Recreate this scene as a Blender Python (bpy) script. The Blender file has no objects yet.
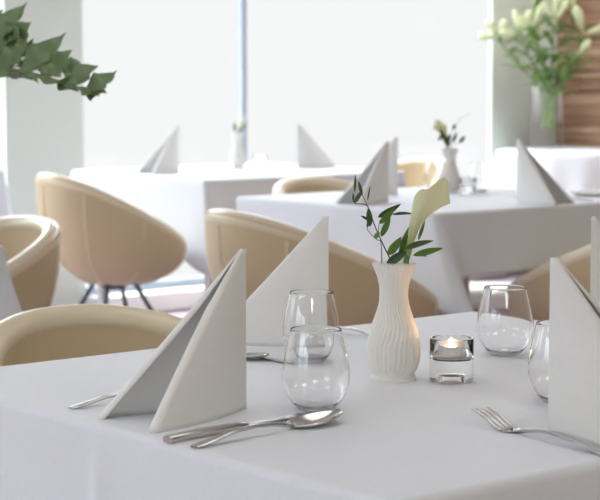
import bpy, math, random
from mathutils import Vector, Matrix, noise
R = math.radians
PI = math.pi
sc = bpy.context.scene
COL = sc.collection
random.seed(7)

# ------------------------------------------------------------------ helpers
class Geo:
    """collects shapes that become ONE mesh object"""
    def __init__(s): s.v = []; s.f = []
    def add(s, v, f, M=None):
        o = len(s.v)
        s.v += [tuple(M @ Vector(p)) if M else tuple(p) for p in v]
        s.f += [tuple(i + o for i in q) for q in f]
        return s
    def box(s, x0, x1, y0, y1, z0, z1, M=None):
        v = [(x, y, z) for z in (z0, z1) for y in (y0, y1) for x in (x0, x1)]
        return s.add(v, [(0,2,3,1),(4,5,7,6),(0,1,5,4),(2,6,7,3),(0,4,6,2),(1,3,7,5)], M)
    def lathe(s, prof, n=48, M=None, rad=None):
        v = []; f = []
        m = len(prof)
        for (r, z) in prof:
            for k in range(n):
                a = 2*PI*k/n
                rr = r*(rad(a, z) if rad else 1)
                v.append((rr*math.cos(a), rr*math.sin(a), z))
        for j in range(m-1):
            for k in range(n):
                k2 = (k+1) % n
                f.append((j*n+k, j*n+k2, (j+1)*n+k2, (j+1)*n+k))
        if prof[0][0] > 1e-5: f.append(tuple(reversed(range(n))))
        if prof[-1][0] > 1e-5: f.append(tuple(range((m-1)*n, m*n)))
        return s.add(v, f, M)
    def tube(s, pts, rad, n=10, M=None, closed=False, sq=None):
        pts = [Vector(p) for p in pts]
        m = len(pts)
        rads = rad if isinstance(rad, (list, tuple)) else [rad]*m
        v = []; f = []
        up = None
        for i, p in enumerate(pts):
            a = pts[i-1] if (i > 0 or closed) else p
            b = pts[(i+1) % m] if (i < m-1 or closed) else p
            t = (b-a).normalized()
            if up is None:
                up = Vector((0,0,1)) if abs(t.z) < .9 else Vector((1,0,0))
            sd = t.cross(up).normalized()
            up = sd.cross(t).normalized()
            rr = rads[i]
            rx, ry = rr if isinstance(rr, (list, tuple)) else (rr, rr)
            for k in range(n):
                c = 2*PI*k/n + (PI/n if sq else 0)
                cx, cy = math.cos(c), math.sin(c)
                if sq:
                    e = 2/sq
                    cx = math.copysign(abs(cx)**e, cx); cy = math.copysign(abs(cy)**e, cy)
                v.append(p + sd*(cx*rx) + up*(cy*ry))
        for i in range(m if closed else m-1):
            i2 = (i+1) % m
            for k in range(n):
                k2 = (k+1) % n
                f.append((i*n+k, i*n+k2, i2*n+k2, i2*n+k))
        if not closed:
            f.append(tuple(reversed(range(n)))); f.append(tuple(range((m-1)*n, m*n)))
        return s.add(v, f, M)
    def grid(s, rows, M=None, wrap=False):
        m = len(rows); n = len(rows[0])
        v = [p for r in rows for p in r]; f = []
        for j in range(m-1):
            for k in range(n if wrap else n-1):
                k2 = (k+1) % n
                f.append((j*n+k, j*n+k2, (j+1)*n+k2, (j+1)*n+k))
        return s.add(v, f, M)
    def build(s, name, mat, parent=None, smooth=40, mods=()):
        me = bpy.data.meshes.new(name)
        me.from_pydata(s.v, [], s.f)
        me.validate(); me.update()
        if smooth:
            for p in me.polygons: p.use_smooth = True
            try: me.set_sharp_from_angle(angle=R(smooth))
            except Exception: pass
        me.materials.append(mat)
        o = bpy.data.objects.new(name, me); COL.objects.link(o)
        if parent: o.parent = parent
        for (typ, kw) in mods:
            md = o.modifiers.new(typ.title(), typ)
            for k, w in kw.items(): setattr(md, k, w)
        return o

def tag(o, label=None, cat=None, group=None, kind=None):
    if label: o['label'] = label
    if cat: o['category'] = cat
    if group: o['group'] = group
    if kind: o['kind'] = kind
    return o
def empty(name, loc=(0,0,0), rz=0, label=None, cat=None, group=None):
    o = bpy.data.objects.new(name, None); COL.objects.link(o)
    o.empty_display_size = .05
    o.location = loc; o.rotation_euler = (0,0,rz)
    return tag(o, label, cat, group)
def copy_tree(o, parent=None):
    c = o.copy(); COL.objects.link(c)
    if parent: c.parent = parent
    for ch in list(o.children): copy_tree(ch, c)
    return c
def place(o, loc, rz=0, label=None, scale=None):
    o.location = loc; o.rotation_euler = (0,0,rz)
    if label: o['label'] = label
    if scale: o.scale = (scale,)*3
    return o
def smooth(t): t = max(0, min(1, t)); return t*t*(3-2*t)
def catmull(P, n=8):
    P = [Vector(p) for p in P]; out = []
    for i in range(len(P)-1):
        a = P[max(i-1,0)]; b = P[i]; c = P[i+1]; d = P[min(i+2,len(P)-1)]
        for k in range(n):
            t = k/n
            out.append(.5*((2*b)+(c-a)*t+(2*a-5*b+4*c-d)*t*t+(3*b-a-3*c+d)*t**3))
    out.append(P[-1]); return out
def interp(tab, z):
    for (a, b) in zip(tab, tab[1:]):
        if z <= b[0]:
            t = (z-a[0])/(b[0]-a[0]) if b[0] > a[0] else 0
            return a[1]+(b[1]-a[1])*t
    return tab[-1][1]

# ---------------------------------------------------------------- materials
def srgb(r, g, b):
    f = lambda c: (c/255/12.92) if c/255 <= .04045 else ((c/255+.055)/1.055)**2.4
    return (f(r), f(g), f(b), 1)
def mat(name, col, rough=.5, metal=0, spec=.5, bump=None, vary=None, **kw):
    m = bpy.data.materials.new(name); m.use_nodes = True
    nt = m.node_tree; b = nt.nodes['Principled BSDF']
    b.inputs['Base Color'].default_value = col
    b.inputs['Roughness'].default_value = rough
    b.inputs['Metallic'].default_value = metal
    b.inputs['Specular IOR Level'].default_value = spec
    for k, w in kw.items(): b.inputs[k.replace('_', ' ')].default_value = w
    tc = nt.nodes.new('ShaderNodeTexCoord')
    if vary:                                   # (scale, other colour)
        nz = nt.nodes.new('ShaderNodeTexNoise'); nz.inputs['Scale'].default_value = vary[0]
        nz.inputs['Detail'].default_value = 5
        nt.links.new(tc.outputs['Object'], nz.inputs['Vector'])
        mx = nt.nodes.new('ShaderNodeMix'); mx.data_type = 'RGBA'
        mx.inputs['A'].default_value = col; mx.inputs['B'].default_value = vary[1]
        nt.links.new(nz.outputs['Fac'], mx.inputs['Factor'])
        nt.links.new(mx.outputs['Result'], b.inputs['Base Color'])
    if bump:                                   # (scale, strength, distance)
        nz = nt.nodes.new('ShaderNodeTexNoise'); nz.inputs['Scale'].default_value = bump[0]
        nz.inputs['Detail'].default_value = 4
        nt.links.new(tc.outputs['Object'], nz.inputs['Vector'])
        bp = nt.nodes.new('ShaderNodeBump'); bp.inputs['Strength'].default_value = bump[1]
        bp.inputs['Distance'].default_value = bump[2]
        nt.links.new(nz.outputs['Fac'], bp.inputs['Height'])
        nt.links.new(bp.outputs['Normal'], b.inputs['Normal'])
    return m
def linen(name, col, wrinkle=.35):
    m = mat(name, col, .62, spec=.35)
    nt = m.node_tree; b = nt.nodes['Principled BSDF']
    b.inputs['Sheen Weight'].default_value = .15
    tc = [n for n in nt.nodes if n.type == 'TEX_COORD'][0]
    w1 = nt.nodes.new('ShaderNodeTexWave'); w1.bands_direction = 'X'; w1.inputs['Scale'].default_value = 260
    w2 = nt.nodes.new('ShaderNodeTexWave'); w2.bands_direction = 'Y'; w2.inputs['Scale'].default_value = 260
    for w in (w1, w2):
        w.inputs['Distortion'].default_value = 1.5; nt.links.new(tc.outputs['Object'], w.inputs['Vector'])
    ad = nt.nodes.new('ShaderNodeMath'); ad.operation = 'ADD'
    nt.links.new(w1.outputs['Fac'], ad.inputs[0]); nt.links.new(w2.outputs['Fac'], ad.inputs[1])
    b1 = nt.nodes.new('ShaderNodeBump'); b1.inputs['Strength'].default_value = .12; b1.inputs['Distance'].default_value = .0004
    nt.links.new(ad.outputs[0], b1.inputs['Height'])
    nz = nt.nodes.new('ShaderNodeTexNoise'); nz.inputs['Scale'].default_value = 7; nz.inputs['Detail'].default_value = 3
    nt.links.new(tc.outputs['Object'], nz.inputs['Vector'])
    b2 = nt.nodes.new('ShaderNodeBump'); b2.inputs['Strength'].default_value = wrinkle; b2.inputs['Distance'].default_value = .006
    nt.links.new(nz.outputs['Fac'], b2.inputs['Height']); nt.links.new(b1.outputs['Normal'], b2.inputs['Normal'])
    nt.links.new(b2.outputs['Normal'], b.inputs['Normal'])
    # woven thread tint
    mp = nt.nodes.new('ShaderNodeMapping'); mp.inputs['Scale'].default_value = (90, 160, 160)
    nt.links.new(tc.outputs['Object'], mp.inputs['Vector'])
    n2 = nt.nodes.new('ShaderNodeTexNoise'); n2.inputs['Scale'].default_value = 1.0; n2.inputs['Detail'].default_value = 3
    nt.links.new(mp.outputs['Vector'], n2.inputs['Vector'])
    mx = nt.nodes.new('ShaderNodeMix'); mx.data_type = 'RGBA'
    mx.inputs['A'].default_value = tuple(c*.965 for c in col[:3])+(1,); mx.inputs['B'].default_value = tuple(min(1,c*1.03) for c in col[:3])+(1,)
    nt.links.new(n2.outputs['Fac'], mx.inputs['Factor']); nt.links.new(mx.outputs['Result'], b.inputs['Base Color'])
    return m
def clear(name, tint=(1,1,1,1), rough=0.0, ior=1.45, power=1.0):
    """thin clear glass: see-through, reflecting more at grazing angles"""
    m = bpy.data.materials.new(name); m.use_nodes = True
    nt = m.node_tree; nt.nodes.clear()
    out = nt.nodes.new('ShaderNodeOutputMaterial'); mx = nt.nodes.new('ShaderNodeMixShader')
    tr = nt.nodes.new('ShaderNodeBsdfTransparent'); tr.inputs['Color'].default_value = tint
    gl = nt.nodes.new('ShaderNodeBsdfGlossy'); gl.inputs['Roughness'].default_value = rough
    lw = nt.nodes.new('ShaderNodeLayerWeight'); lw.inputs['Blend'].default_value = .5
    pw = nt.nodes.new('ShaderNodeMath'); pw.operation = 'POWER'; pw.inputs[1].default_value = 4.5
    ml = nt.nodes.new('ShaderNodeMath'); ml.operation = 'MULTIPLY_ADD'; ml.inputs[1].default_value = .75; ml.inputs[2].default_value = ((ior-1)/(ior+1))**2
    nt.links.new(lw.outputs['Facing'], pw.inputs[0]); nt.links.new(pw.outputs[0], ml.inputs[0])
    nt.links.new(ml.outputs[0], mx.inputs[0]); nt.links.new(tr.outputs[0], mx.inputs[1])
    nt.links.new(gl.outputs[0], mx.inputs[2]); nt.links.new(mx.outputs[0], out.inputs[0])
    return m
def emit(name, col, s):
    m = bpy.data.materials.new(name); m.use_nodes = True
    nt = m.node_tree; nt.nodes.clear()
    out = nt.nodes.new('ShaderNodeOutputMaterial'); e = nt.nodes.new('ShaderNodeEmission')
    e.inputs[0].default_value = col; e.inputs[1].default_value = s
    nt.links.new(e.outputs[0], out.inputs[0]); return m
def wood(name, a, b_, c, sc_=(1.2, 1.2, 34)):
    m = mat(name, a, .38)
    nt = m.node_tree; b = nt.nodes['Principled BSDF']
    tc = [n for n in nt.nodes if n.type == 'TEX_COORD'][0]
    mp = nt.nodes.new('ShaderNodeMapping'); mp.inputs['Scale'].default_value = sc_
    nz = nt.nodes.new('ShaderNodeTexNoise'); nz.inputs['Scale'].default_value = 1; nz.inputs['Detail'].default_value = 6; nz.inputs['Roughness'].default_value = .6
    rp = nt.nodes.new('ShaderNodeValToRGB'); e = rp.color_ramp.elements
    e[0].position = .33; e[0].color = a; e[1].position = .68; e[1].color = c
    k = e.new(.5); k.color = b_
    nt.links.new(tc.outputs['Object'], mp.inputs['Vector']); nt.links.new(mp.outputs['Vector'], nz.inputs['Vector'])
    nt.links.new(nz.outputs['Fac'], rp.inputs['Fac']); nt.links.new(rp.outputs['Color'], b.inputs['Base Color'])
    return m

M = {}
M['cloth'] = linen('white linen tablecloth', srgb(223,227,234), .25)
M['napkin'] = linen('white paper napkin', srgb(238,238,236), .12)
M['leather'] = mat('beige leather', srgb(208,189,154), .42, bump=(90,.12,.001), vary=(3, srgb(198,178,142)))
M['rim'] = mat('beige leather with painted sheen', srgb(224,211,184), .28, bump=(90,.1,.001))  # lighter than the leather: sky-lit sheen of the rim put into the colour
M['steel'] = mat('polished steel', (.58,.575,.56,1), .15, 1)
M['legmetal'] = mat('dark steel leg', (.10,.11,.12,1), .35, .8)
M['bisque'] = mat('white bisque porcelain', srgb(238,236,230), .55, spec=.4)
M['glass'] = None
M['thin'] = clear('clear thin glass', (.985,.99,.99,1), 0, 1.5)
M['pane'] = clear('window glass', (.985,.99,.99,1), 0, 1.2)
g = bpy.data.materials.new('solid clear glass'); g.use_nodes = True
b = g.node_tree.nodes['Principled BSDF']
b.inputs['Transmission Weight'].default_value = 1; b.inputs['Roughness'].default_value = 0
b.inputs['IOR'].default_value = 1.46; b.inputs['Base Color'].default_value = (1,1,1,1)
M['glass'] = g
M['carpet'] = mat('dusty pink carpet', srgb(180,164,172), .95, spec=.1, bump=(400,.5,.004), vary=(60, srgb(170,152,161)))
M['sill'] = mat('pale stone sill', srgb(242,242,240), .35)
M['pier'] = mat('pale grey plaster', srgb(210,216,208), .8, spec=.2, bump=(60,.1,.002))
M['ceil'] = mat('white ceiling paint', srgb(240,240,236), .9, spec=.2)
M['warmwall'] = mat('cream wall paint', srgb(220,205,142), .85, spec=.2)
M['mull'] = mat('grey blue window frame', srgb(170,182,198), .4)
M['wood'] = wood('striped red brown veneer', srgb(96,70,54), srgb(152,114,90), srgb(196,174,152))
M['tablewood'] = wood('table oak', srgb(120,88,58), srgb(140,104,70), srgb(160,124,86), (2,20,20))
M['paleleg'] = mat('pale grey table leg', srgb(206,204,200), .5)
M['leaf'] = mat('glossy green leaf', srgb(88,128,50), .4, vary=(40, srgb(116,152,72)))
M['lilyleaf'] = mat('fresh green lily leaf', srgb(112,148,76), .4, vary=(20, srgb(142,172,104)))
M['darkleaf'] = mat('dark green leaf', srgb(48,72,40), .38, vary=(50, srgb(84,116,62)))
M['frond'] = mat('grey green lobed leaf', srgb(92,130,66), .28, vary=(30, srgb(166,186,150)))
M['stem'] = mat('green stem', srgb(120,152,84), .5)
M['twig'] = mat('dark brown twig', srgb(84,72,54), .6)
M['midrib'] = mat('pale leaf rib', srgb(150,176,120), .5)
def calla_mat():
    m = mat('calla spathe', srgb(226,226,188), .5)
    nt = m.node_tree; b = nt.nodes['Principled BSDF']
    tc = [n for n in nt.nodes if n.type == 'TEX_COORD'][0]
    sp = nt.nodes.new('ShaderNodeSeparateXYZ'); nt.links.new(tc.outputs['Generated'], sp.inputs[0])
    rp = nt.nodes.new('ShaderNodeValToRGB'); e = rp.color_ramp.elements
    e[0].position = .05; e[0].color = srgb(176,196,112); e[1].position = .6; e[1].color = srgb(243,244,216)
    nt.links.new(sp.outputs['Z'], rp.inputs['Fac']); nt.links.new(rp.outputs['Color'], b.inputs['Base Color'])
    b.inputs['Subsurface Weight'].default_value = .2; b.inputs['Subsurface Radius'].default_value = (.01,.01,.005)
    return m
M['calla'] = calla_mat()
M['bud'] = mat('cream lily bud', srgb(226,226,194), .5, vary=(30, srgb(190,202,150)))
M['petal'] = mat('pale lily petal', srgb(244,234,222), .5)
M['spadix'] = mat('yellow spadix', srgb(226,196,80), .6)
M['wax'] = mat('candle wax', srgb(250,240,222), .4, Subsurface_Weight=.5)
M['alu'] = mat('aluminium cup', (.8,.8,.8,1), .3, 1)
M['flame'] = emit('candle flame', (1,.72,.34,1), 30)
M['wick'] = mat('burnt wick', (.02,.02,.02,1), .9)
M['pot'] = mat('grey planter', srgb(150,150,146), .6)
M['soil'] = mat('potting soil', srgb(60,48,38), .95, bump=(120,.8,.01))
M['pinkfab'] = mat('pale pink fabric', srgb(222,190,204), .9, spec=.1, bump=(300,.3,.002))
M['whitefab'] = mat('white padded vinyl', srgb(246,245,242), .45)
M['plate'] = mat('white glazed china', srgb(244,244,242), .15)
M['water'] = M['thin']

def translucent(m, f, tint):
    nt = m.node_tree; b = nt.nodes['Principled BSDF']
    out = [n for n in nt.nodes if n.type == 'OUTPUT_MATERIAL'][0]
    tr = nt.nodes.new('ShaderNodeBsdfTranslucent'); tr.inputs['Color'].default_value = tint
    mx = nt.nodes.new('ShaderNodeMixShader'); mx.inputs[0].default_value = f
    nt.links.new(b.outputs[0], mx.inputs[1]); nt.links.new(tr.outputs[0], mx.inputs[2])
    nt.links.new(mx.outputs[0], out.inputs[0])
translucent(M['napkin'], .10, (.86,.87,.86,1))
translucent(M['leaf'], .35, srgb(132,172,56)); translucent(M['darkleaf'], .2, srgb(96,136,56))
translucent(M['frond'], .28, srgb(120,164,78)); translucent(M['lilyleaf'], .35, srgb(150,184,84))
translucent(M['calla'], .30, srgb(236,238,190)); translucent(M['bud'], .2, srgb(240,240,214))
# -------------------------------------------------------------------- room
WY = 7.45            # inner face of the window wall
WX = 8.19            # inner face of the wood clad wall
X0, Y0, H = -4.6, -5.2, 2.75
Geo().box(X0-.1, WX+.1, Y0-.1, WY+.5, -.1, 0).build('floor', M['carpet'], smooth=0)['kind'] = 'structure'
Geo().box(X0-.1, WX+.1, Y0-.1, WY+.5, H, H+.1).build('ceiling', M['ceil'], smooth=0)['kind'] = 'structure'
g = Geo()
piers = [(-5.0,-4.6), (-2.08,-1.65), (1.16,1.59), (4.40,4.83), (7.641,8.30)]
for a, b_ in piers: g.box(a, b_, WY, WY+.03, 0, H)
for (a, b_), (c, d) in zip(piers, piers[1:]):
    g.box(b_, c, WY+.002, WY+.03, H-.12, H-.001)
tag(g.build('wall_far', M['pier'], smooth=0), kind='structure')
tag(Geo().box(WX, WX+.2, Y0, WY-.002, .001, H-.001).build('wall_right', M['wood'], smooth=0), kind='structure')
tag(Geo().box(X0, WX-.002, Y0-.2, Y0, .001, H-.001).build('wall_near', M['warmwall'], smooth=0), kind='structure')
g = Geo()
g.box(X0-.2, X0, Y0, -.6, .001, H-.001).box(X0-.2, X0, 4.2, WY-.002, .001, H-.001)
g.box(X0-.2, X0, 1.4, 1.8, .001, H-.001).box(X0-.2, X0, -.6, 4.2, H-.12, H-.001)
tag(g.build('wall_left', M['pier'], smooth=0), kind='structure')
for (a, b_), (c, d) in zip(piers, piers[1:]):
    tag(Geo().box(b_+.002, c-.002, WY-.14, WY+.05, .001, .10).build('trim_1', M['sill'], smooth=0, mods=[('BEVEL', dict(width=.01, segments=2))]), kind='structure')
wn = 1
def window(p0, p1, mulls, axis):
    """one window: frame, mullions and its pane"""
    global wn
    w = empty('window_%d' % wn); wn += 1; w['kind'] = 'structure'
    fr = Geo()
    def bar(a, c, z0, z1, th=.026):
        if axis == 'x': fr.box(a, c, WY+.002, WY+.002+th, z0, z1)
        else: fr.box(X0-.16, X0-.16+th, a, c, z0, z1)
    bar(p0+.002, p1-.002, .102, .14); bar(p0+.002, p1-.002, H-.16, H-.122)
    f = fr.build('frame', M['mull'], w, 0); f['kind'] = 'structure'
    for m_ in mulls:
        fr = Geo(); bar(m_-.016, m_+.016, .14, H-.16, .024)
        f = fr.build('mullion', M['mull'], w, 0); f['kind'] = 'structure'
    pn = Geo()
    if axis == 'x': pn.box(p0+.004, p1-.004, WY+.012, WY+.018, .142, H-.162)
    else: pn.box(X0-.08, X0-.074, p0+.004, p1-.004, .142, H-.162)
    f = pn.build('pane', M['pane'], w, 0); f['kind'] = 'structure'
for (a, b_), (c, d) in zip(piers, piers[1:]): window(b_, c, [b_+.99], 'x')
window(-.6, 1.4, [.4], 'y'); window(1.8, 4.2, [3.0], 'y')

# -------------------------------------------------------- tables and cloths
def tablecloth(name, x0, x1, y0, y1, drops, flares, label, z=.75, seed=1, creases=(), group='white tablecloths'):
    """drops: (-X,-Y,+X,+Y); flares: per corner (nn, pn, pp, np) -> (dx, dy, extra length)"""
    rc = .014
    loop = []   # (x,y, nx,ny, side drop, flare weights)
    cs = [(x0,y0),(x1,y0),(x1,y1),(x0,y1)]
    nside = 200 if name == 'tablecloth' and seed == 3 else 72
    side_n = [(0,-1),(1,0),(0,1),(-1,0)]
    side_d = [drops[1], drops[2], drops[3], drops[0]]
    rnd = random.Random(seed)
    ph = [[rnd.uniform(0, 6.28) for _ in range(4)] for _ in range(4)]
    def addpt(x, y, nx, ny, i, u, L):
        loop.append((x, y, nx, ny, i, u, L))
    for i in range(4):
        a = Vector(cs[i]); b2 = Vector(cs[(i+1)%4]); d = (b2-a); L = d.length; d.normalize()
        n = side_n[i]
        a2 = a + d*rc; L2 = L-2*rc
        for k in range(nside+1):
            u = k/nside; u = u + .10*math.sin(2*PI*u)*-1*.8   # denser at the ends
            p = a2 + d*(L2*u)
            addpt(p.x, p.y, n[0], n[1], i, u*L2, L2)
        c = b2 - d*rc + Vector(side_n[i])*-rc
        for k in range(1, 6):
            t = k/6*PI/2
            n2 = side_n[(i+1)%4]
            nx = n[0]*math.cos(t)+n2[0]*math.sin(t); ny = n[1]*math.cos(t)+n2[1]*math.sin(t)
            addpt(c.x+nx*rc, c.y+ny*rc, nx, ny, i if k < 3 else (i+1)%4, (L2 if k < 3 else 0), L2)
    cx, cy = (x0+x1)/2, (y0+y1)/2
    rows = []
    for s in (0.0, .25, .5, .75, .92, .985):
        rows.append([(cx+(p[0]-cx)*s, cy+(p[1]-cy)*s, z) for p in loop])
    br = .009
    for t in (0, 30, 60, 90):
        tt = R(t)
        rows.append([(p[0]+p[2]*(br*math.sin(tt)-br+.006), p[1]+p[3]*(br*math.sin(tt)-br+.006), z-br*(1-math.cos(tt))) for p in loop])
    nr = 16
    for j in range(1, nr+1):
        row = []
        for p in loop:
            i, u, L = p[4], p[5], p[6]
            # distance to both corners of this side
            c0, c1 = i, (i+1) % 4
            f0, f1 = flares[c0], flares[c1]
            def w(ds, wd): return math.exp(-(ds/wd)**2)
            k0, k1 = (.045 if i == 0 else .10), (.13 if i == 3 else .10)
            w0 = w(u, k0); w1 = w(L-u, k1)
            d = side_d[i]
            # blend hem height near the corners so adjoining sides agree
            dn = side_d[(i-1)%4]; dx_ = side_d[(i+1)%4]
            d = d*(1-.5*w0-.5*w1) + .5*w0*dn + .5*w1*dx_
            d += f0[2]*w(u, k0*1.15) + f1[2]*w(L-u, k1*1.15)
            t = j/nr; dep = t*d
            fold = 0
            q = ph[i]
            fold += .5*(1+math.sin(u*2*PI/.46+q[0]))*.5*(1+.6*math.sin(u*2*PI/.21+q[1]))
            fold = fold*.030*(dep/.3)**1.1*(1-w0)*(1-w1)
            cr = 0
            for (ci, cu, amp) in creases:
                if ci == i: cr += amp*math.exp(-((u-cu)/.016)**2)*min(1, dep/.05)
            ox = p[2]*(.006+.012*dep/.3+fold+cr) + (f0[0]*w0+f1[0]*w1)*t**1.35
            oy = p[3]*(.006+.012*dep/.3+fold+cr) + (f0[1]*w0+f1[1]*w1)*t**1.35
            row.append((p[0]+ox, p[1]+oy, z-br-dep))
        rows.append(row)
    g = Geo(); g.grid(rows, wrap=True)
    o = g.build(name, M['cloth'], smooth=180, mods=[('SOLIDIFY', dict(thickness=.0016, offset=-1))])
    return tag(o, label, 'tablecloth', group)

def dining_table(cx, cy, sx, sy, label):
    t = empty('dining_table', (cx, cy, 0), 0, label, 'table', 'dining tables under the cloths')
    Geo().box(-sx/2, sx/2, -sy/2, sy/2, .715, .745).build('tabletop', M['tablewood'], t, 0)
    for a in (-1, 1):
        for b_ in (-1, 1):
            Geo().box(a*(sx/2-.09)-.02, a*(sx/2-.09)+.02, b_*(sy/2-.09)-.02, b_*(sy/2-.09)+.02, 0, .715).build('leg', M['paleleg'], t, 0)
    return t

N0 = (0,0,.06)
TABLES = [
 ('front', 1.198, 2.292, 1.295, 2.275, (.30,.26,.24,.12), [(-.02,-.05,.05), N0, N0, N0], 'white linen tablecloth on the nearest table under the candle and fluted vase', 3),
 ('mid', 3.845, 4.94, 3.98, 4.965, (.20,.19,.22,.18), [(-.02,-.16,.105), (.05,-.03,.05), N0, N0], 'white tablecloth with beige-shaded side on middle table behind the calla lily', 5),
 ('far', 4.37, 5.46, 5.85, 6.84, (.27,.22,.2,.2), [(-.03,-.10,.12), N0, N0, (-.03,.03,.06)], 'white tablecloth on the farthest square table, before the bright window', 8),
 ('left', 1.22, 2.295, 3.91, 4.89, (.26,.24,.14,.2), [N0, (.10,-.14,.26), N0, N0], 'corner of white tablecloth hanging at left edge beside the tub chair', 11),
 ('leftfar', 3.24, 4.15, 7.05, 7.40, (.40,.40,.40,.2), [N0, (.06,-.06,.10), N0, N0], 'white tablecloth sliver at left edge before the window, behind the left chair', 14),
]
for nm, x0, x1, y0, y1, dr, fl, lab, sd in TABLES:
    tablecloth('tablecloth', x0, x1, y0, y1, dr, fl, lab, seed=sd,
               creases=[(3, .455, .006), (3, .73, .003), (0, .5, .003)] if nm == 'front' else [(3,.5,.006),(0,.55,.006)])
    dining_table((x0+x1)/2, (y0+y1)/2, x1-x0-.012, y1-y0-.012, lab.replace('white linen tablecloth on the', 'dining table, the').split(',')[0] if False else 'wooden table hidden under ' + {'front':'the nearest white cloth with candle and vase','mid':'the middle white cloth','far':'the far cloth by the window','left':'the cloth at left edge beside the tub chair','leftfar':'the cloth sliver by the left window'}[nm])

# round serving table with fluted cloth
RT = (7.93, 6.93)
rows = []
n = 160; rr = .42
for s in (0, .3, .6, .9, .975): rows.append([(rr*s*math.cos(2*PI*k/n), rr*s*math.sin(2*PI*k/n), .75) for k in range(n)])
rows[0] = [(.001*math.cos(2*PI*k/n), .001*math.sin(2*PI*k/n), .75) for k in range(n)]
for j in range(0, 19):
    t = j/18; row = []
    for k in range(n):
        a = 2*PI*k/n
        fl = (.5+.5*math.sin(a*13+.6*math.sin(a*3)))*.045*t**.8 + .03*t
        r_ = rr + .004 + fl
        row.append((r_*math.cos(a), r_*math.sin(a), .745-.50*t if j else .747))
    rows.append(row)
RX, RY = 7.715, 6.885
o = Geo().grid(rows, wrap=True).build('tablecloth', M['cloth'], smooth=180)
o.location = (RX, RY, 0)
tag(o, 'fluted white cloth on the round side table under the lily vase', 'tablecloth', 'white tablecloths')
t = empty('round_table', (RX, RY, 0), 0, 'round side table hidden under the fluted cloth and lilies', 'table')
Geo().lathe([(.41,.715),(.41,.742)], 64).build('tabletop', M['tablewood'], t, 30)
Geo().lathe([(.24,0),(.24,.02),(.045,.05),(.04,.715)], 32).build('pedestal', M['tablewood'], t, 30)

# ------------------------------------------------------------------- chairs
CR = .342; CW = .298
def rim_z(x): return .760 - .30*max(0, min(1, (x+CR)/(2*CR)))**1.05
def shell_pt(psi, t, inset=0):
    """psi: angle from the chair's front, t: 0 at the bottom .. 1 at the rim"""
    cx, cy = math.cos(psi), math.sin(psi)
    n_ = 2.25
    rx = (CR-inset)*math.copysign(abs(cx)**(2/n_), cx); ry = (CW-inset)*math.copysign(abs(cy)**(2/n_), cy)
    zr = rim_z(rx)
    zb = .330 + inset*.9
    q = t*PI/2
    hr = math.sin(q)**.80
    bulge = 1 + .05*math.sin(PI*t)*(1 if cx < 0 else .4)
    k = hr*bulge
    zz = zb + (zr-zb)*(1-math.cos(q)**.92)
    lean = -.02*t if cx < 0 else 0
    return Vector((rx*k + lean*abs(cx), ry*k, zz))
def make_chair():
    root = empty('tub_chair', (0,0,0))
    n = 72
    g = Geo()
    rows = [[shell_pt(2*PI*k/n, t) for k in range(n)] for t in [.12+.88*j/20 for j in range(21)]]
    g.grid(rows, wrap=True)
    g.f.append(tuple(reversed(range(n))))
    top = len(g.v)-n
    inner = [[shell_pt(2*PI*k/n, t, .045) for k in range(n)] for t in [1-.7*j/14 for j in range(15)]]
    # inner lining follows rim height of outer shell
    g2 = Geo(); g2.grid([rows[-1]] + inner, wrap=True)
    g2.f.append(tuple(range(len(g2.v)-n, len(g2.v))))
    g.build('shell', M['leather'], root, 60)
    g2.build('lining', M['leather'], root, 60)
    rp = [ (shell_pt(2*PI*k/n, 1)+shell_pt(2*PI*k/n, 1, .045))/2 + Vector((0,0,-.008)) for k in range(n)]
    Geo().tube(rp, (.026), 12, closed=True).build('rim', M['rim'], root, 180)
    for d in (180, 135, -135, 90, -90, 45, -45):
        pts = [shell_pt(R(d), t) for t in [.16+.80*j/24 for j in range(25)]]
        pts = [p + Vector((math.cos(R(d)), math.sin(R(d)), 0))*.0005 for p in pts]
        Geo().tube(pts, .0045, 8).build('seam', M['rim'], root, 180)
    sp = [shell_pt(2*PI*k/n, .80, .046) for k in range(n)]
    Geo().tube(sp, .0030, 6, closed=True).build('piping', M['leather'], root, 180)
    # seat cushion
    pr = [(.001,.435),(.17,.435),(.205,.43),(.216,.415),(.205,.398),(.17,.392),(.001,.392)]
    Geo().lathe(list(reversed(pr)), 48).build('seat', M['leather'], root, 60)
    Geo().lathe([(.05,.318),(.06,.322),(.06,.336)], 40).build('base_plate', M['legmetal'], root, 30)
    for a in (25, 70, 115, 160, 205, 250, 295, 340):
        if a in (70, 160, 250, 340):
            c, s_ = math.cos(R(a-25)), math.sin(R(a-25))
            Geo().tube([(.10*c,.10*s_,.340),(.225*c,.225*s_,.177),(.352*c,.352*s_,.006),(.355*c,.355*s_,.0)], .0105, 10).build('leg', M['legmetal'], root, 60)
    return root
CH = [
 (1.70, 2.355, -PI/2, 'beige leather tub chair tucked behind the nearest table, back rim showing at left'),
 (2.40, 4.48, PI, 'beige tub chair at left edge with its thick curled rim turned to us'),
 (3.452, 4.04, R(-8), 'beige tub chair seen from behind in front of the middle tablecloth'),
 (4.64, 5.22, -PI/2, 'beige tub chair beyond the middle table, only its arched rim showing'),
 (4.40, 3.738, R(100), 'beige tub chair at right behind the tall right-hand napkins'),
 (4.013, 5.979, R(-6), 'beige tub chair with dark splayed legs by the far left table'),
 (5.86, 6.45, PI, 'pale beige tub chair beyond the middle napkins, against the window'),
]
proto = make_chair()
tag(proto, None, 'chair', 'beige tub chairs')
for i, (x, y, rz, lab) in enumerate(CH):
    o = proto if i == 0 else copy_tree(proto)
    place(o, (x, y, 0), rz, lab)
    if i == 5: o.scale = (.84, .84, 1.035)
    if i == 2: o.scale = (.98, .98, 1.03)

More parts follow.
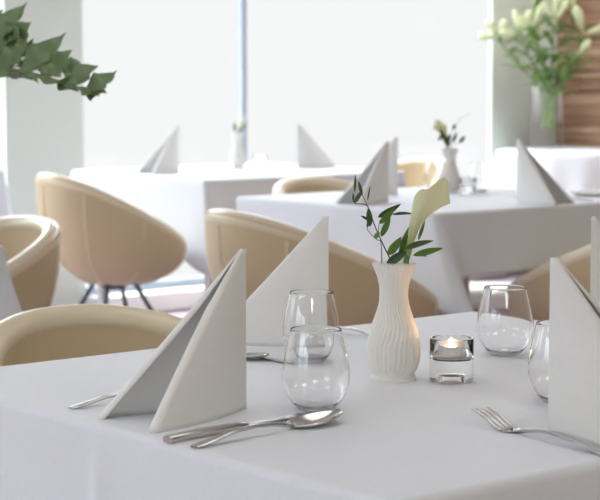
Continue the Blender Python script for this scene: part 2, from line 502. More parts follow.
# footstool glimpsed under the middle table
t = empty('footstool', (5.22, 5.10, 0), R(-48), 'pale pink stool with white padded top glimpsed under the middle table', 'stool')
Geo().box(-.17,.17,-.15,.15,.02,.25).build('base', M['pinkfab'], t, 40, [('BEVEL', dict(width=.02, segments=3))])
Geo().box(-.185,.185,-.165,.165,.25,.328).build('cushion', M['whitefab'], t, 180, [('BEVEL', dict(width=.03, segments=5))])

# ------------------------------------------------------------------ napkins
def napkin_mesh(half=17.5, L=.190, Hh=.202, curl=.010):
    """tent-folded napkin: spine upright at the origin, two wings opening towards +x"""
    rows = []
    NU, NV = 20, 26
    th = .0036
    def wing(sgn, v, u):
        # u 0 spine -> 1 slanted edge, which rolls over inwards; v 0 table -> 1 tip
        ln = L*(1-v)+.003*v
        a = R(half)*(1+.10*(1-v))
        sc_ = min(1, ln/.07)
        r_ = .0062*sc_; flat = ln - r_
        if u <= .7:
            k = u/.7; d = k*flat; off = 0
            bow = .011*math.sin(PI*k)*(1-v)
        else:
            f_ = (u-.7)/.3*PI*.92
            d = flat + r_*math.sin(f_); off = -r_*(1-math.cos(f_)); bow = 0
        n_ = bow + off
        x = d*math.cos(a) - n_*math.sin(a)*.5; y = sgn*(d*math.sin(a) + n_)
        return (x, y, v*Hh + .0012)
    for j in range(NV+1):
        v = (j/NV)
        row = [wing(-1, v, 1-i/NU) for i in range(NU)] + [(-.002,0,v*Hh+.0012)] + [wing(1, v, (i+1)/NU) for i in range(NU)]
        rows.append(row)
    return Geo().grid(rows)
nm = napkin_mesh()
nap = nm.build('folded_napkin', M['napkin'], smooth=70, mods=[('SOLIDIFY', dict(thickness=.0034, offset=0))])
tag(nap, None, 'napkin', 'tent folded white napkins')
NAPS = [
 (1.392, 1.785, .75, R(180-1), 'white tent-folded napkin standing at left of the nearest table', 1),
 (1.815, 2.120, .75, R(112), 'white folded napkin behind the two drinking glasses on nearest table', 1),
 (1.567, 1.4265, .75, R(-72), 'white folded napkin beside the fork at right on the nearest table', 1.03),
 (2.12, 1.85, .75, R(5), 'white folded napkin cut by the right edge behind another napkin', 1),
 (4.065, 4.437, .75, R(180), 'taller-looking front napkin left of the vase on the middle table', 1),
 (4.348, 4.699, .75, R(105), 'napkin mostly hidden behind another napkin on the middle table', 1),
 (4.40, 4.17, .75, R(-78), 'white folded napkin right of the vase on the middle table', 1.03),
 (4.62, 6.38, .75, R(180), 'left napkin on the far table against the window', 1),
 (5.25, 6.33, .75, R(0), 'right napkin on the far table against the window', 1),
]
for i, (x, y, z, rz, lab, s) in enumerate(NAPS):
    o = nap if i == 0 else copy_tree(nap)
    place(o, (x, y, z), rz, lab, s)

# ------------------------------------------------------------------ cutlery
def knife():
    r = empty('table_knife')
    Geo().tube([(0,0,.0045),(.004,0,.0048),(.05,0,.0058),(.10,0,.0055),(.118,0,.0045)], [(.0068,.0035),(.0075,.0042),(.0075,.0045),(.006,.004),(.0048,.0032)], 12, sq=4).build('handle', M['steel'], r, 50)
    g = Geo(); rows = []
    for k in range(15):
        t = k/14; x = .115+.125*t
        w = .0045+.0055*smooth(t*4)
        if t > .7: w *= math.sqrt(max(.02, 1-((t-.7)/.31)**2))
        th = .0014*(1-.5*t)
        rows.append([(x,-w*.6,.004),(x,-w*.5,.004+th),(x,w,.0042),(x,-w*.5,.004-th)])
    g.grid(rows, wrap=True); g.f.append((3,2,1,0)); n_ = len(g.v); g.f.append((n_-4,n_-3,n_-2,n_-1))
    g.build('blade', M['steel'], r, 40)
    return r
HZ = [(0,.0022),(.02,.0052),(.05,.0105),(.08,.0120),(.11,.0095),(.135,.0052),(.15,.0035)]
def handle(r, L0=.135):
    pts = [(x, 0, interp(HZ, x)) for x in [k*.0075*L0/.135 for k in range(19)]]
    rd = []
    for p in pts:
        t = p[0]/L0
        rd.append(((.0066-.0040*smooth(t*1.1)) if t > .02 else .0058, .0016+.0006*t))
    Geo().tube(catmull(pts, 2), [rd[min(len(rd)-1, i//2)] for i in range(len(pts)*2-1)], 12, sq=3).build('handle', M['steel'], r, 60)
def fork():
    r = empty('table_fork'); handle(r)
    g = Geo()
    def zc(x):  # profile of the head: dips at the neck, rises to the tips
        t = (x-.135)/.075
        return .0052 - .004*math.sin(min(1,t*1.6)*PI) + .016*max(0,t-.15)**1.6
    rows = []
    for k in range(9):
        t = k/8; x = .130+.030*t; w = .0027+.0095*smooth(t)
        z = zc(x)
        rows.append([(x,-w,z),(x,0,z-.0012*t),(x,w,z),(x,w,z+.0016),(x,0,z+.0016-.0012*t),(x,-w,z+.0016)])
    g.grid(rows, wrap=True); g.f.append((5,4,3,2,1,0)); n_ = len(g.v); g.f.append(tuple(range(n_-6, n_)))
    for y in (-.0106,-.0036,.0036,.0106):
        pts = [(.158+.052*k/8, y*(1+.03*k/8), zc(.158+.052*k/8)+.0008) for k in range(9)]
        g.tube(pts, [(.0024-.0012*k/8, .0013-.0005*k/8) for k in range(9)], 8)
    g.build('tines', M['steel'], r, 50); return r
def spoon():
    r = empty('table_spoon'); handle(r)
    g = Geo(); rows = []
    n = 24
    for (s, dz) in ((0.02,0),(.25,0),(.5,0),(.75,0),(.92,0),(1,0)):
        row = []
        for k in range(n):
            a = 2*PI*k/n
            w = .0205*(1-.16*math.cos(a))
            x = .133+.036+.036*math.cos(a)*s*1.0
            y = w*math.sin(a)*s
            zz = .0085 + .0035*math.cos(a)*s - .0080*(1-s*s)
            row.append((x, y, zz))
        rows.append(row)
    g.grid(rows, wrap=True)
    g.build('bowl', M['steel'], r, 180, [('SOLIDIFY', dict(thickness=.0014, offset=0))]); return r
fk, kn, sp = fork(), knife(), spoon()
tag(fk, None, 'fork', 'steel forks'); tag(kn, None, 'knife', 'steel table knives'); tag(sp, None, 'spoon', 'steel spoons')
def cut(proto, first, x, y, dx, dy, label, s=1, rx=0, z=.7505):
    o = proto if first else copy_tree(proto)
    place(o, (x, y, z), math.atan2(dy, dx), label, s)
    o.rotation_euler.x = rx
    return o
cut(fk, True, 1.222, 1.922, 1, 0.0, 'steel fork with only its arched handle showing left of the leftmost napkin', 1.0)
cut(fk, False, 1.522, 1.302, .13, 1, 'steel fork in front at right lying beside the tall napkin', 1.08)
cut(fk, False, 1.935, 2.26, -.10, -1, 'steel fork handle curving out behind the front drinking glasses', .95)
cut(fk, False, 4.45, 4.02, -.08, 1, 'dark fork near the right napkin on the middle table', 1)
cut(fk, False, 4.83, 6.33, 1, -.2, 'blurred fork beside the left napkin on the far table', 1)
cut(fk, False, 5.22, 6.42, 1, -.3, 'blurred fork right of the far vase before the window', 1)
cut(kn, True, 1.192, 1.672, 1, .10, 'steel knife lying beside the spoon in front of the left napkin', 1.05)
cut(kn, False, 1.66, 2.245, 0, -1, 'steel knife lying at the foot of the napkin behind the glasses', .92)
cut(kn, False, 4.60, 4.02, -.08, 1, 'dark knife beside the fork on the middle table', 1)
cut(sp, True, 1.198, 1.628, 1, .095, 'steel spoon crossing the knife with its bowl to the right', 1.16)
cut(sp, False, 1.625, 2.262, .12, -1, 'steel spoon tip peeking past the tall left napkin', 1)

# ------------------------------------------------------------------ glasses
def tumbler_prof():
    out = [(.0005,.0),(.016,.0),(.0205,.001),(.0235,.004)]
    key = [(.004,.0235),(.012,.0310),(.022,.0378),(.034,.0418),(.044,.0428),(.056,.0420),(.070,.0396),(.085,.0363),(.098,.0333),(.1035,.0322)]
    pts = catmull([(r_,0,z) for z, r_ in key], 4)
    out += [(p.x, p.z) for p in pts[1:]]
    th = .0011
    inn = [(p.x-th, p.z) for p in reversed(pts[4:])]
    out += [(.0318,.1042)] + inn[1:] + [(.026,.0085),(.018,.0066),(.0005,.0062)]
    return out
tb = Geo().lathe(tumbler_prof(), 72).build('drinking_glass', M['glass'], smooth=60)
tag(tb, None, 'glass', 'clear stemless drinking glasses')
GL = [
 (1.457, 1.722, .7502, 'clear stemless glass nearest us, beside the spoon bowl'),
 (1.704, 2.024, .7502, 'clear stemless glass directly behind the nearest glass'),
 (1.968, 1.886, .7502, 'clear stemless glass right of the candle at the table rear'),
 (1.734, 1.563, .7502, 'clear glass half hidden by the right-hand napkin'),
 (4.68, 4.62, .7502, 'blurred drinking glass right of the middle vase'),
 (4.66, 4.83, .7502, 'blurred drinking glass left of the middle vase, behind the calla'),
]
for i, (x, y, z, lab) in enumerate(GL):
    o = tb if i == 0 else copy_tree(tb)
    place(o, (x, y, z), i*.7, lab)

# tealight holders
def holder():
    r = empty('candle_holder')
    Geo().lathe([(.0005,.013),(.010,.0125),(.0135,.010),(.0145,.0),(.0275,.0),(.030,.002),(.0302,.0325),(.0005,.0325)], 64).build('base', M['glass'], r, 40)
    Geo().lathe([(.0302,.0327),(.0302,.0600),(.0293,.0615),(.0275,.0615),(.0266,.0600),(.0262,.037),(.0225,.0333),(.0005,.0331)], 64).build('cup', M['glass'], r, 40)
    return r
def tealight():
    r = empty('tealight')
    Geo().lathe([(.0005,.0),(.0185,.0),(.0192,.001),(.0194,.0155),(.0200,.0160),(.0190,.0160),(.0186,.0145)], 48).build('cup', M['alu'], r, 40)
    Geo().lathe([(.0005,.0015),(.0183,.0015),(.0184,.0140),(.0170,.0132),(.0005,.0128)], 48).build('wax', M['wax'], r, 60)
    Geo().tube([(0,0,.012),(.0004,0,.016),(.0012,0,.019)], .0006, 6).build('wick', M['wick'], r)
    Geo().lathe([(.0003,.0150),(.0022,.0165),(.0034,.0185),(.0028,.0215),(.0014,.0245),(.0002,.0270)], 20).build('flame', M['flame'], r, 180)
    return r
TEA = (1.740, 1.768, .7503)
h1 = holder(); tag(h1, None, 'candle holder', 'glass candle holders')
place(h1, TEA, 0, 'clear thick glass candle holder beside the fluted vase in front')
t1 = tealight(); tag(t1, None, 'candle', 'tealights')
place(t1, (TEA[0], TEA[1], TEA[2]+.0336), 0, 'lit tealight glowing inside the front glass holder')
for (x, y, l1) in ((4.54, 4.54, 'blurred glass candle holder right of the middle vase'), (5.11, 6.43, 'blurred glass candle holder beside the far vase')):
    o = copy_tree(h1); place(o, (x, y, .7503), 0, l1)

# -------------------------------------------------------------------- vases
VP = [(0,.0310),(.003,.0320),(.006,.0312),(.0085,.0288),(.014,.0312),(.022,.0340),(.032,.0360),(.042,.0362),(.050,.0357),(.060,.0342),(.070,.0318),(.080,.0284),(.088,.0256),(.098,.0222),(.108,.0200),(.118,.0193),(.126,.0197),(.134,.0212),(.142,.0236),(.150,.0268),(.155,.0290),(.158,.0300)]
def vase_rad(a, z):
    if z < .009: return 1
    amt = .040*smooth((z-.009)/.01)*(1-.35*smooth((z-.14)/.018))
    ph = 1.1*math.sin(z*62)+.5*math.sin(z*131+1.0)+.35*math.sin(a*2+z*40)
    w = math.sin(17*a+ph*1.3)
    return 1 + amt*(1-abs(w)**1.0*1.6)
zs = [.158*k/96 for k in range(97)]
vc = catmull([(r_,0,z) for z, r_ in VP], 6)
tabz = [(p.z, p.x) for p in vc]
prof = [(interp(tabz, z), z) for z in zs]
vg = Geo()
vg.lathe([(.0005,.0)]+prof, 264, rad=vase_rad)
vg.lathe([(interp(tabz, .158), .158), (interp(tabz,.158)-.0014,.1588), (interp(tabz,.157)-.003,.157), (interp(tabz,.14)-.003,.14),(interp(tabz,.118)-.003,.118),(interp(tabz,.09)-.003,.09),(.02,.06),(.0005,.06)], 132)
vs = vg.build('vase', M['bisque'], smooth=180)
tag(vs, None, 'vase', 'fluted white porcelain vases')
VASE = Vector((1.687, 1.828, .7502)); MV = Vector((4.555, 4.645, .7502)); FV = Vector((5.00, 6.455, .7502))
place(vs, VASE, 0, 'white fluted porcelain vase with calla on the nearest table')
vs.scale = (.985, .985, 1.03)
o = copy_tree(vs); o.scale = (1,1,1); place(o, MV, 1.0, 'blurred white vase with drooping calla on the middle table')
o = copy_tree(vs); o.scale = (1,1,1); place(o, FV, 2.0, 'small blurred white vase on the far table before the window')

# flowers are modelled in a local frame: x to the camera's right, y away, z up, origin at vase foot
VIEW = R(-39.73)      # turns local x to the room direction that runs along the picture
SC = 1/722.           # metres per photo pixel at the vase, used as a drawing unit
def pv(u, v, d=0): return Vector(((u-397)*SC, d, (379-v)*SC))
def leaf_geo(b, t, w, droop=.0, curl=.25, face=Vector((0,-1,0)), n=12, wave=0):
    b, t = Vector(b), Vector(t); ax = t-b; L = ax.length; ax.normalize()
    sd = ax.cross(face).normalized(); nr = sd.cross(ax).normalized()
    rows = []
    for j in range(n+1):
        s = j/n
        ww = w*.5*(math.sin(PI*s**.8)**.85 if 0 < s < 1 else 0)+.0002
        c = b + ax*(L*s) + Vector((0,0,1))*(droop*L*math.sin(PI*s)) 
        row = []
        for k in (-1,-.5,0,.5,1):
            row.append(c + sd*(ww*k) + nr*(curl*ww*abs(k) + wave*math.sin(s*14+k)*ww))
        rows.append(row)
    return Geo().grid(rows)
def solid(th): return [('SOLIDIFY', dict(thickness=th, offset=0))]

def make_calla():
    r = empty('calla_lily')
    rim = [(411.5,203,.004),(412,196,.010),(416,190,.015),(420,188,.016),(424,188.5,.018),(430,184,.017),(436,179,.015),(441,177,.010),(445,181,.003),(446,189,-.002),(447,196,-.006),(448.5,204.5,-.010),(444.5,200,-.013),(439,199,-.016),(431,202,-.017),(423,210,-.016),(418,214,-.012),(414,210,-.004)]
    rim3 = [pv(p[0], p[1], -p[2]) for p in rim]
    m = len(rim3); N = 45
    def rimat(s):
        i = int(s*m) % m; f_ = s*m-int(s*m)
        a, b_, c, d = rim3[i-1], rim3[i], rim3[(i+1)%m], rim3[(i+2)%m]
        t = f_
        return .5*((2*b_)+(c-a)*t+(2*a-5*b_+4*c-d)*t*t+(3*b_-a-3*c+d)*t**3)
    path = catmull([pv(406,256), pv(408,244), pv(410.5,230), pv(412.5,217), pv(415,206)], 6)
    rows = []
    K = 24
    base_r = 2.6*SC
    for j in range(K+1):
        t = j/K
        row = []
        pc = path[min(len(path)-1, int(t*.8*(len(path)-1)))]
        x_ = t*.8*(len(path)-1); i = int(x_); pc = path[i].lerp(path[min(i+1,len(path)-1)], x_-i)
        r_ = base_r*(1+.9*t)
        for k in range(N):
            s = k/N
            rp = rimat(s)
            # matching angle on the tube: left = start of the rim
            a = PI + 2*PI*s
            tp = pc + Vector((r_*math.cos(a), r_*math.sin(a), 0))
            lip = .5-.5*math.cos(2*PI*(s-.12))   # the drooping side flares last
            q = max(0, (t-.08)/.92)**(1.2+2.8*lip)
            row.append(tp.lerp(rp, q))
        rows.append(row)
    Geo().grid(rows, wrap=True).build('spathe', M['calla'], r, 180, solid(.0009)+[('SUBSURF', dict(levels=1, render_levels=1))])
    Geo().tube(catmull([pv(402,330,.0), pv(403,290), pv(404,264), pv(406,254)], 6), [3.0*SC]*19, 10).build('stem', M['stem'], r, 180)
    Geo().tube(catmull([pv(412,226), pv(418,214), pv(426,204), pv(431,198)], 4), [2.2*SC]*12+[1.2*SC], 8).build('spadix', M['spadix'], r, 180)
    return r
cl = make_calla(); tag(cl, None, 'flower', 'calla lilies')
FLO = VASE + Vector((.0049, -.0041, .002))
place(cl, FLO, VIEW, 'pale green calla lily in the nearest vase')
o = copy_tree(cl); place(o, MV+Vector((0,0,.004)), VIEW+R(150), 'blurred calla lily drooping left in the middle vase', .92)
o = copy_tree(cl); place(o, FV+Vector((0,0,-.025)), VIEW+R(60), 'faint calla lily in the far vase before the window', .95)

def z6(x, y, d=0): return pv(330+x/4.17, 170+y/4.17, d)
def make_sprig():
    r = empty('leafy_sprig')
    g = Geo()
    def st(pts, r0, r1):
        c = catmull([z6(*p) for p in pts], 5); n_ = len(c)
        g.tube(c, [r0+(r1-r0)*i/(n_-1) for i in range(n_)], 7)
    st([(268,620,.004),(262,450,.004),(250,390,.004),(238,358,.002),(205,290,0),(176,222,-.002),(150,152,0),(120,142,0),(96,138,0),(90,98,0)], .0011, .0005)
    st([(205,292,0),(190,290,0),(160,262,0),(148,240,0),(152,214,0)], .0006, .0004)
    st([(240,560,0),(222,430,0),(210,388,0),(208,330,-.003),(204,292,0)], .0008, .0006)
    st([(150,152,0),(140,128,0),(122,92,0),(114,52,0)], .0005, .0003)
    st([(196,262,0),(196,235,-.002),(200,212,-.004),(215,190,-.006)], .0006, .0004)
    g.build('twig', M['twig'], r, 180)
    LV = [(192,196,285,140,25,-.006,1),(200,222,262,152,24,-.010,0),(252,186,338,182,11,0,1),(206,277,243,196,24,-.003,0),
          (234,352,288,274,32,-.008,0),(286,372,321,236,30,.004,0),(282,312,324,264,15,.002,1),(300,326,420,290,22,-.010,1),
          (336,352,458,320,25,-.012,0),(346,352,396,356,6,-.004,1),(228,396,312,338,34,-.004,1),(160,236,152,156,24,-.002,1),
          (97,138,128,84,16,0,1),(97,95,100,22,8,0,1),(92,134,90,96,7,0,1),(128,110,112,48,12,.002,1),(150,128,160,66,5,0,1),
          (150,208,122,190,9,0,1),(178,284,200,258,20,-.003,0),(362,296,388,214,13,.012,0),(272,385,300,330,26,.008,1),(150,240,149,210,8,0,1)]
    for (x0, y0, x1, y1, w, d, dk) in LV:
        rv = random.Random(x0*7+y0)
        g = leaf_geo(z6(x0,y0,d+.001), z6(x1,y1,d-.006), w/4.17*SC*1.05, curl=rv.uniform(.15,.45), face=Vector((rv.uniform(-.3,.3),-1,rv.uniform(-.2,.5))), droop=rv.uniform(-.02,.06))
        g.build('leaf', M['darkleaf'] if dk else M['leaf'], r, 180, solid(.0004))
    return r
s1 = make_sprig(); tag(s1, None, 'sprig', 'leafy sprigs in the vases')
place(s1, FLO, VIEW, 'slender twig with narrow green leaves beside the calla in nearest vase')
# sparser sprigs for the other two vases
def small_sprig(name_leaves, stems):
    r = empty('leafy_sprig'); g = Geo()
    for pts in stems:
        c = catmull([Vector(p) for p in pts], 5); g.tube(c, [.0011-.0006*i/len(c) for i in range(len(c))], 7)
    g.build('twig', M['twig'], r, 180)
    for (b_, t_, w) in name_leaves:
        leaf_geo(b_, t_, w).build('leaf', M['darkleaf'], r, 180, solid(.0004))
    return r
mp = 1/279.   # middle vase drawing unit
def mvp(u, v, d=0): return ((u-448)*mp, d, (193-v)*mp)
s2 = small_sprig([(mvp(446,145),mvp(437,128),.016),(mvp(448,146),mvp(440,136),.018),(mvp(445,143),mvp(448,134),.014),(mvp(457,143),mvp(463,136),.014),(mvp(451,130),mvp(453,124),.012),(mvp(441,134),mvp(436,141),.012),(mvp(450,143),mvp(455,132),.012)],
    [(mvp(447,170),mvp(448,148),mvp(450,132),mvp(458,119),mvp(469,114)),(mvp(448,170),mvp(450,147),mvp(457,143),mvp(462,138))])
tag(s2, 'blurred twig with dark leaves in the middle vase', 'sprig', 'leafy sprigs in the vases'); place(s2, MV, VIEW)
fp = 1/215.
def fvp(u, v, d=0): return ((u-237)*fp, d, (166-v)*fp)
s3 = small_sprig([(fvp(235,130),fvp(234,121),.012),(fvp(241,128),fvp(247,122),.009),(fvp(238,131),fvp(241,125),.009)], [(fvp(237,150),fvp(236,133),fvp(234,125)),(fvp(237,150),fvp(240,130),fvp(247,122))])
tag(s3, 'faint curled twig in the far vase by the window', 'sprig', 'leafy sprigs in the vases'); place(s3, FV, VIEW)

# white side plate with flat napkin at the right of the middle table
t = empty('side_plate', (4.83, 4.22, .7502), 0, 'white side plate at right of the middle table', 'plate')
Geo().lathe([(.0005,.004),(.045,.004),(.05,.0),(.055,.004),(.075,.010),(.08,.012),(.078,.0135),(.055,.0075),(.0005,.0065)], 56).build('dish', M['plate'], t, 60)
o = Geo().box(-.055,.055,-.045,.045,0,.012).build('flat_napkin', M['napkin'], None, 60, [('BEVEL', dict(width=.004, segments=2))])
o.location = (4.83, 4.22, .7570); o.rotation_euler.z = .5
tag(o, 'flat folded white napkin on the side plate at right', 'napkin')

# ------------------------------------------------- tall glass vase of lilies
LVv = Vector((7.66, 7.03, .7502))
t = empty('glass_vase', LVv, 0, 'tall clear glass cylinder vase holding the lilies', 'vase')
Geo().lathe([(.0005,.0),(.088,.0),(.092,.004),(.095,.02),(.095,.355),(.093,.358),(.0905,.355),(.0905,.022),(.0005,.018)], 64).build('body', M['thin'], t, 40)
Geo().lathe([(.0005,.0185),(.0900,.0225),(.0900,.15),(.0005,.15)], 48).build('water', M['water'], t, 40)
def lily_stem(pts, buds, nleaf, seed, lab):
    rv = random.Random(seed)
    r = empty('lily', LVv, VIEW+R(5), lab, 'flower', 'lilies in the tall glass vase')
    c = catmull([Vector(p) for p in pts], 8)
    Geo().tube(c, [.0048-.0018*i/len(c) for i in range(len(c))], 8).build('stem', M['stem'], r, 180)
    top = c[-1]
    for (dx, dz, dy, L, w) in buds:
        d = Vector((dx, dy, dz)).normalized()
        b0 = top + d*.02
        rotm = Matrix.Translation(b0) @ d.to_track_quat('Z', 'Y').to_matrix().to_4x4()
        pr = [(.0006,0),(w*.40,L*.06),(w*.62,L*.2),(w*.86,L*.45),(w*1.0,L*.7),(w*.72,L*.9),(w*.28,L*.985),(.0006,L)]
        Geo().tube([top, top+d*.012, b0+d*.004], [.0028,.0026,.003], 8).lathe(pr, 20, rotm, rad=lambda a, z: 1+.05*math.cos(3*a)).build('bud', M['bud'], r, 180)
    n0 = len(c)
    for k in range(nleaf):
        s = .32+.66*(k/nleaf); p = c[int(s*(n0-1))]
        a = k*2.4+seed; L = rv.uniform(.10,.20)
        d = Vector((math.cos(a), math.sin(a), rv.uniform(-.1,.7))).normalized()
        leaf_geo(p, p+d*L, rv.uniform(.022,.036), droop=.12, face=Vector((-d.y*.2,d.x*.2,1))).build('leaf', M['lilyleaf'], r, 180, solid(.0006))
    return r
lp = 1/171.
def lv(u, v, d=0): return ((u-549)*lp, d, (149-v)*lp)
def bd(dx, dz, dy=0, L=.14, w=.020): return (dx, dz, dy, L, w)
lily_stem([lv(556,130,.02), lv(548,92), lv(530,62,-.03), lv(520,40,-.05)], [bd(.35,1,-.2), bd(-.9,.15,-.3,.12), bd(-.2,1,.3)], 17, 1, 'leftmost leaning lily stem with cream buds in the tall vase')
lily_stem([lv(552,128,-.02), lv(549,90,-.02), lv(536,55,-.06), lv(530,36,-.08)], [bd(.3,1,-.2), bd(.8,.3,-.3,.06,.018), bd(-.6,.6,-.4,.11)], 17, 2, 'lily stem with short round bud cluster left of the vase centre')
lily_stem([lv(545,128,.03), lv(551,90,.02), lv(554,50,.02), lv(556,28,.03)], [bd(.5,1,-.3), bd(-.5,1,.2,.12), bd(.05,1,0,.14)], 19, 3, 'upright lily stem rising from the middle of the vase')
lily_stem([lv(548,128,-.04), lv(560,92,-.03), lv(576,62,-.04), lv(581,38,-.05)], [bd(-.35,1,-.2,.15,.026), bd(1,.35,-.2,.12), bd(-.1,1,.4)], 16, 4, 'lily stem bending right in front of the striped wood')
lily_stem([lv(544,128,.0), lv(556,94,.03), lv(570,50,.05), lv(574,16,.06)], [bd(.1,1,0,.12), bd(-.8,.7,0,.1)], 16, 5, 'tallest lily stem leaning right above the vase')
lily_stem([lv(556,128,.04), lv(540,88,.04), lv(512,58,.02), lv(500,42,.02)], [bd(-1,.1,-.2,.10,.022), bd(-.6,1,.2,.10), bd(.4,1,0,.1)], 18, 6, 'lily stem reaching farthest left across the window')
lily_stem([lv(552,128,.05), lv(549,86,.06), lv(540,40,.08), lv(537,14,.09)], [bd(.1,1,0,.12), bd(.6,.9,0,.1)], 18, 8, 'lily stem at the back rising above the frame top')
lily_stem([lv(550,126,-.05), lv(556,95,-.07), lv(566,72,-.10), lv(572,58,-.12)], [bd(.7,.8,-.2,.09,.02)], 18, 9, 'short leafy lily stem low over the vase rim at right')

# ------------------------------------------------------ lobed plant at left
PX, PY = 1.38, 3.22
t = empty('potted_plant', (PX, PY, 0), 0, 'large potted plant with deeply lobed green leaves entering from the left edge', 'plant')
Geo().lathe([(.0005,0),(.13,0),(.135,.01),(.17,.36),(.172,.38),(.160,.38),(.155,.34),(.0005,.34)], 48).build('pot', M['pot'], t, 40)
Geo().lathe([(.0005,.345),(.08,.35),(.152,.342),(.156,.335)], 40).build('soil', M['soil'], t, 180)
def lobed_leaf(base, tip, width, up, seed=0, droop=.05, fwd=None):
    """deeply cut leaf: toothed pointed lobes along both sides of a midrib, one mesh"""
    rv = random.Random(seed)
    base, tip, up = Vector(base), Vector(tip), Vector(up).normalized()
    ax = tip-base; L = ax.length; ax.normalize()
    fwd = Vector(fwd).normalized() if fwd else ax.cross(up).normalized()
    side = {1: up, -1: fwd}
    def mid(s): return base + ax*(L*s) + Vector((0,0,1))*(droop*L*math.sin(PI*s))
    g = Geo()
    def lobe(c, d, ln, w, s2, n=16):
        nr = s2.cross(d).normalized()
        ph = rv.uniform(0, 1); sag = rv.uniform(-.12, .20)
        rows = []
        for j in range(n+1):
            q = j/n
            ww = w*.5*(.30+.85*math.sin(PI*min(1, q*.9+.06))**1.1)*(1-q**3)
            tooth = 1+.50*((q*2.7+ph) % 1)**1.5*(.15 < q < .95)
            p = c + d*(ln*q) - nr*(sag*ln*q*q) + nr*(.006*math.sin(q*9+ph*6))
            rows.append([p + s2*(ww*tooth*k) + nr*(.25*ww*abs(k)) for k in (-1,-.6,-.2,.2,.6,1)])
        g.grid(rows)
    n = 7
    for k in range(n):
        s = .08+.82*k/(n-1)
        env = math.sin(PI*(s*.66+.26))**.8
        for sg in (-1, 1):
            ang = R(68-34*s+rv.uniform(-7, 7))
            d = (ax*math.cos(ang) + side[sg]*math.sin(ang)).normalized()
            s2 = (ax*math.sin(ang) - side[sg]*math.cos(ang)).normalized()
            lobe(mid(s+sg*.02), d, width*.78*env*rv.uniform(.75,1.2), width*.22*(.6+.5*env), s2)
    lobe(mid(.90), ax, L*.15, width*.20, (up-fwd).normalized())
    g.grid([[mid(q/16) + up*(width*.07*(1-q/20)), mid(q/16), mid(q/16)+fwd*(width*.07*(1-q/20))] for q in range(17)])
    lf = g.build('leaf', M['frond'], t, 60, solid(.0008))
    Geo().tube([mid(q/12)-Vector((0,0,.002)) for q in range(13)], [.0045-.0036*q/12 for q in range(13)], 7).build('midrib', M['midrib'], lf, 180)
    return lf
def frond(base, tip, width, up, seed, petiole, fwd=None):
    lobed_leaf(base, tip, width, up, seed=seed, fwd=fwd)
    Geo().tube(catmull([Vector(p) for p in petiole]+[Vector(base)], 8), .005, 8).build('stem', M['stem'], t, 180)
C0 = (0,0,.34)
FR = Vector((math.cos(VIEW), math.sin(VIEW), 0)); FA = Vector((-FR.y, FR.x, 0))
def fp3(u, v, d=0, Z=3.65):
    """a spot on the plant: along the picture, away, up (metres, from the pot)"""
    x = (u-300)/1820*Z; z = 1.17-(v-75)/1820*Z
    w = FR*x + FA*(Z+d)
    return (w.x-PX, w.y-PY, z)
Z1 = Vector((0,0,1))
frond(fp3(-58,66), fp3(100,95), .155, Z1*.9+FA*.45, 3, [C0, (.02,-.02,.75), (.05,-.06,1.05)], FA*-1-Z1*.12)
frond(fp3(-80,58,.08), fp3(12,42,.1), .16, Z1*.9+FA*.3-FR*.1, 5, [C0, (-.02,0,.8), (-.02,0,1.05)], FA*-1-Z1*.2)
frond(fp3(-70,62,.1), fp3(62,72,.16), .12, Z1*.8+FA*.6, 6, [C0, (0,.02,.8), (.0,.02,1.05)], FA*-1-Z1*.2)
frond(fp3(-120,30,0), fp3(-260,-20,.05), .2, Vector((0,0,1)), 8, [C0, (-.05,.03,.8), (-.08,.05,1.1)])
frond(fp3(-110,60,-.1), fp3(-150,40,-.5), .2, Vector((0,0,1)), 9, [C0, (0,-.05,.75), (0,-.08,1.0)])
frond(fp3(-90,10,.15), fp3(-70,-40,.5), .2, Vector((0,0,1)), 10, [C0, (0,.05,.8), (0,.08,1.1)])

# ---------------------------------------------------------------- lighting
w = bpy.data.worlds.new('World'); sc.world = w; w.use_nodes = True
nt = w.node_tree; bg = nt.nodes['Background']
tc = nt.nodes.new('ShaderNodeTexCoord'); sx = nt.nodes.new('ShaderNodeSeparateXYZ')
rp = nt.nodes.new('ShaderNodeValToRGB'); e = rp.color_ramp.elements
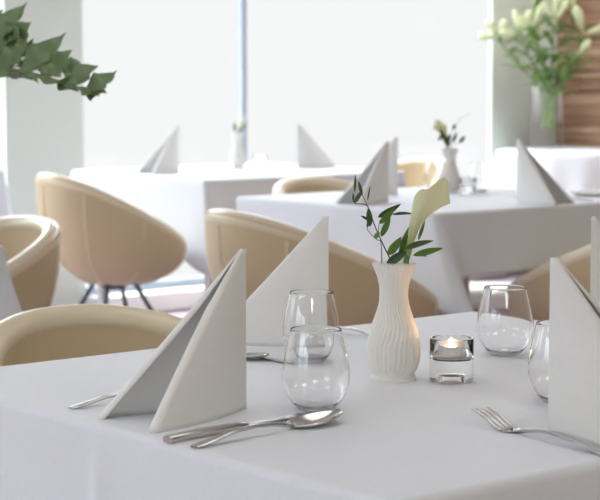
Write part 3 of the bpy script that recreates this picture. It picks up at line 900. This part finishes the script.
# overcast sky: brighter towards the zenith than at the horizon
e[0].position = .0; e[0].color = (.0638,.0638,.0641,1)
e[1].position = 1.0; e[1].color = (.92,.99,1.03,1)
k = e.new(.10); k.color = (.0638,.0638,.0641,1)
k = e.new(.35); k.color = (.585,.635,.675,1)
nt.links.new(tc.outputs['Generated'], sx.inputs[0]); nt.links.new(sx.outputs['Z'], rp.inputs['Fac'])
nt.links.new(rp.outputs['Color'], bg.inputs['Color'])
bg.inputs['Strength'].default_value = 13.7

def area(name, loc, size, energy, col=(1,1,1), rot=(0,0,0)):
    l = bpy.data.lights.new(name, 'AREA'); l.shape = 'RECTANGLE'; l.size, l.size_y = size
    l.energy = energy; l.color = col
    o = bpy.data.objects.new(name, l); COL.objects.link(o); o.location = loc; o.rotation_euler = rot
    return o
for (x, y, p) in ((-1.5,-2.2,36),(2,-2.2,36),(-1.5,2.0,10),(2,2.0,8),(5.5,-2.2,20),(5.5,2.5,7)):  # unseen lights added below the ceiling as fill for camera-facing surfaces
    area('fill_light', (x, y, H-.03), (1.2,1.2), p, (.97,1,.90))
area('fill_light', (6.9, 5.7, H-.03), (1.2,1.2), 42, (.97,1,.95))  # extra unseen fill, added to brighten the right pier, wood wall and lilies
l = bpy.data.lights.new('candle_light', 'POINT'); l.energy = .16; l.color = (1,.50,.22); l.shadow_soft_size = .006
o = bpy.data.objects.new('candle_light', l); COL.objects.link(o); o.location = (TEA[0], TEA[1], TEA[2]+.0585)

# ------------------------------------------------------------------ camera
cd = bpy.data.cameras.new('camera'); cam = bpy.data.objects.new('camera', cd); COL.objects.link(cam)
cd.sensor_width = 36; cd.lens = 1820*36/600
cam.location = (0, 0, 1.17)
cam.rotation_euler = (PI/2 - math.atan(175/1820), 0, VIEW)
cd.dof.use_dof = True; cd.dof.focus_distance = 2.45; cd.dof.aperture_fstop = 11.5
cd.clip_start = .05
sc.camera = cam
sc.view_settings.view_transform = 'Standard'; sc.view_settings.look = 'None'
sc.view_settings.exposure = .14; sc.view_settings.gamma = 1
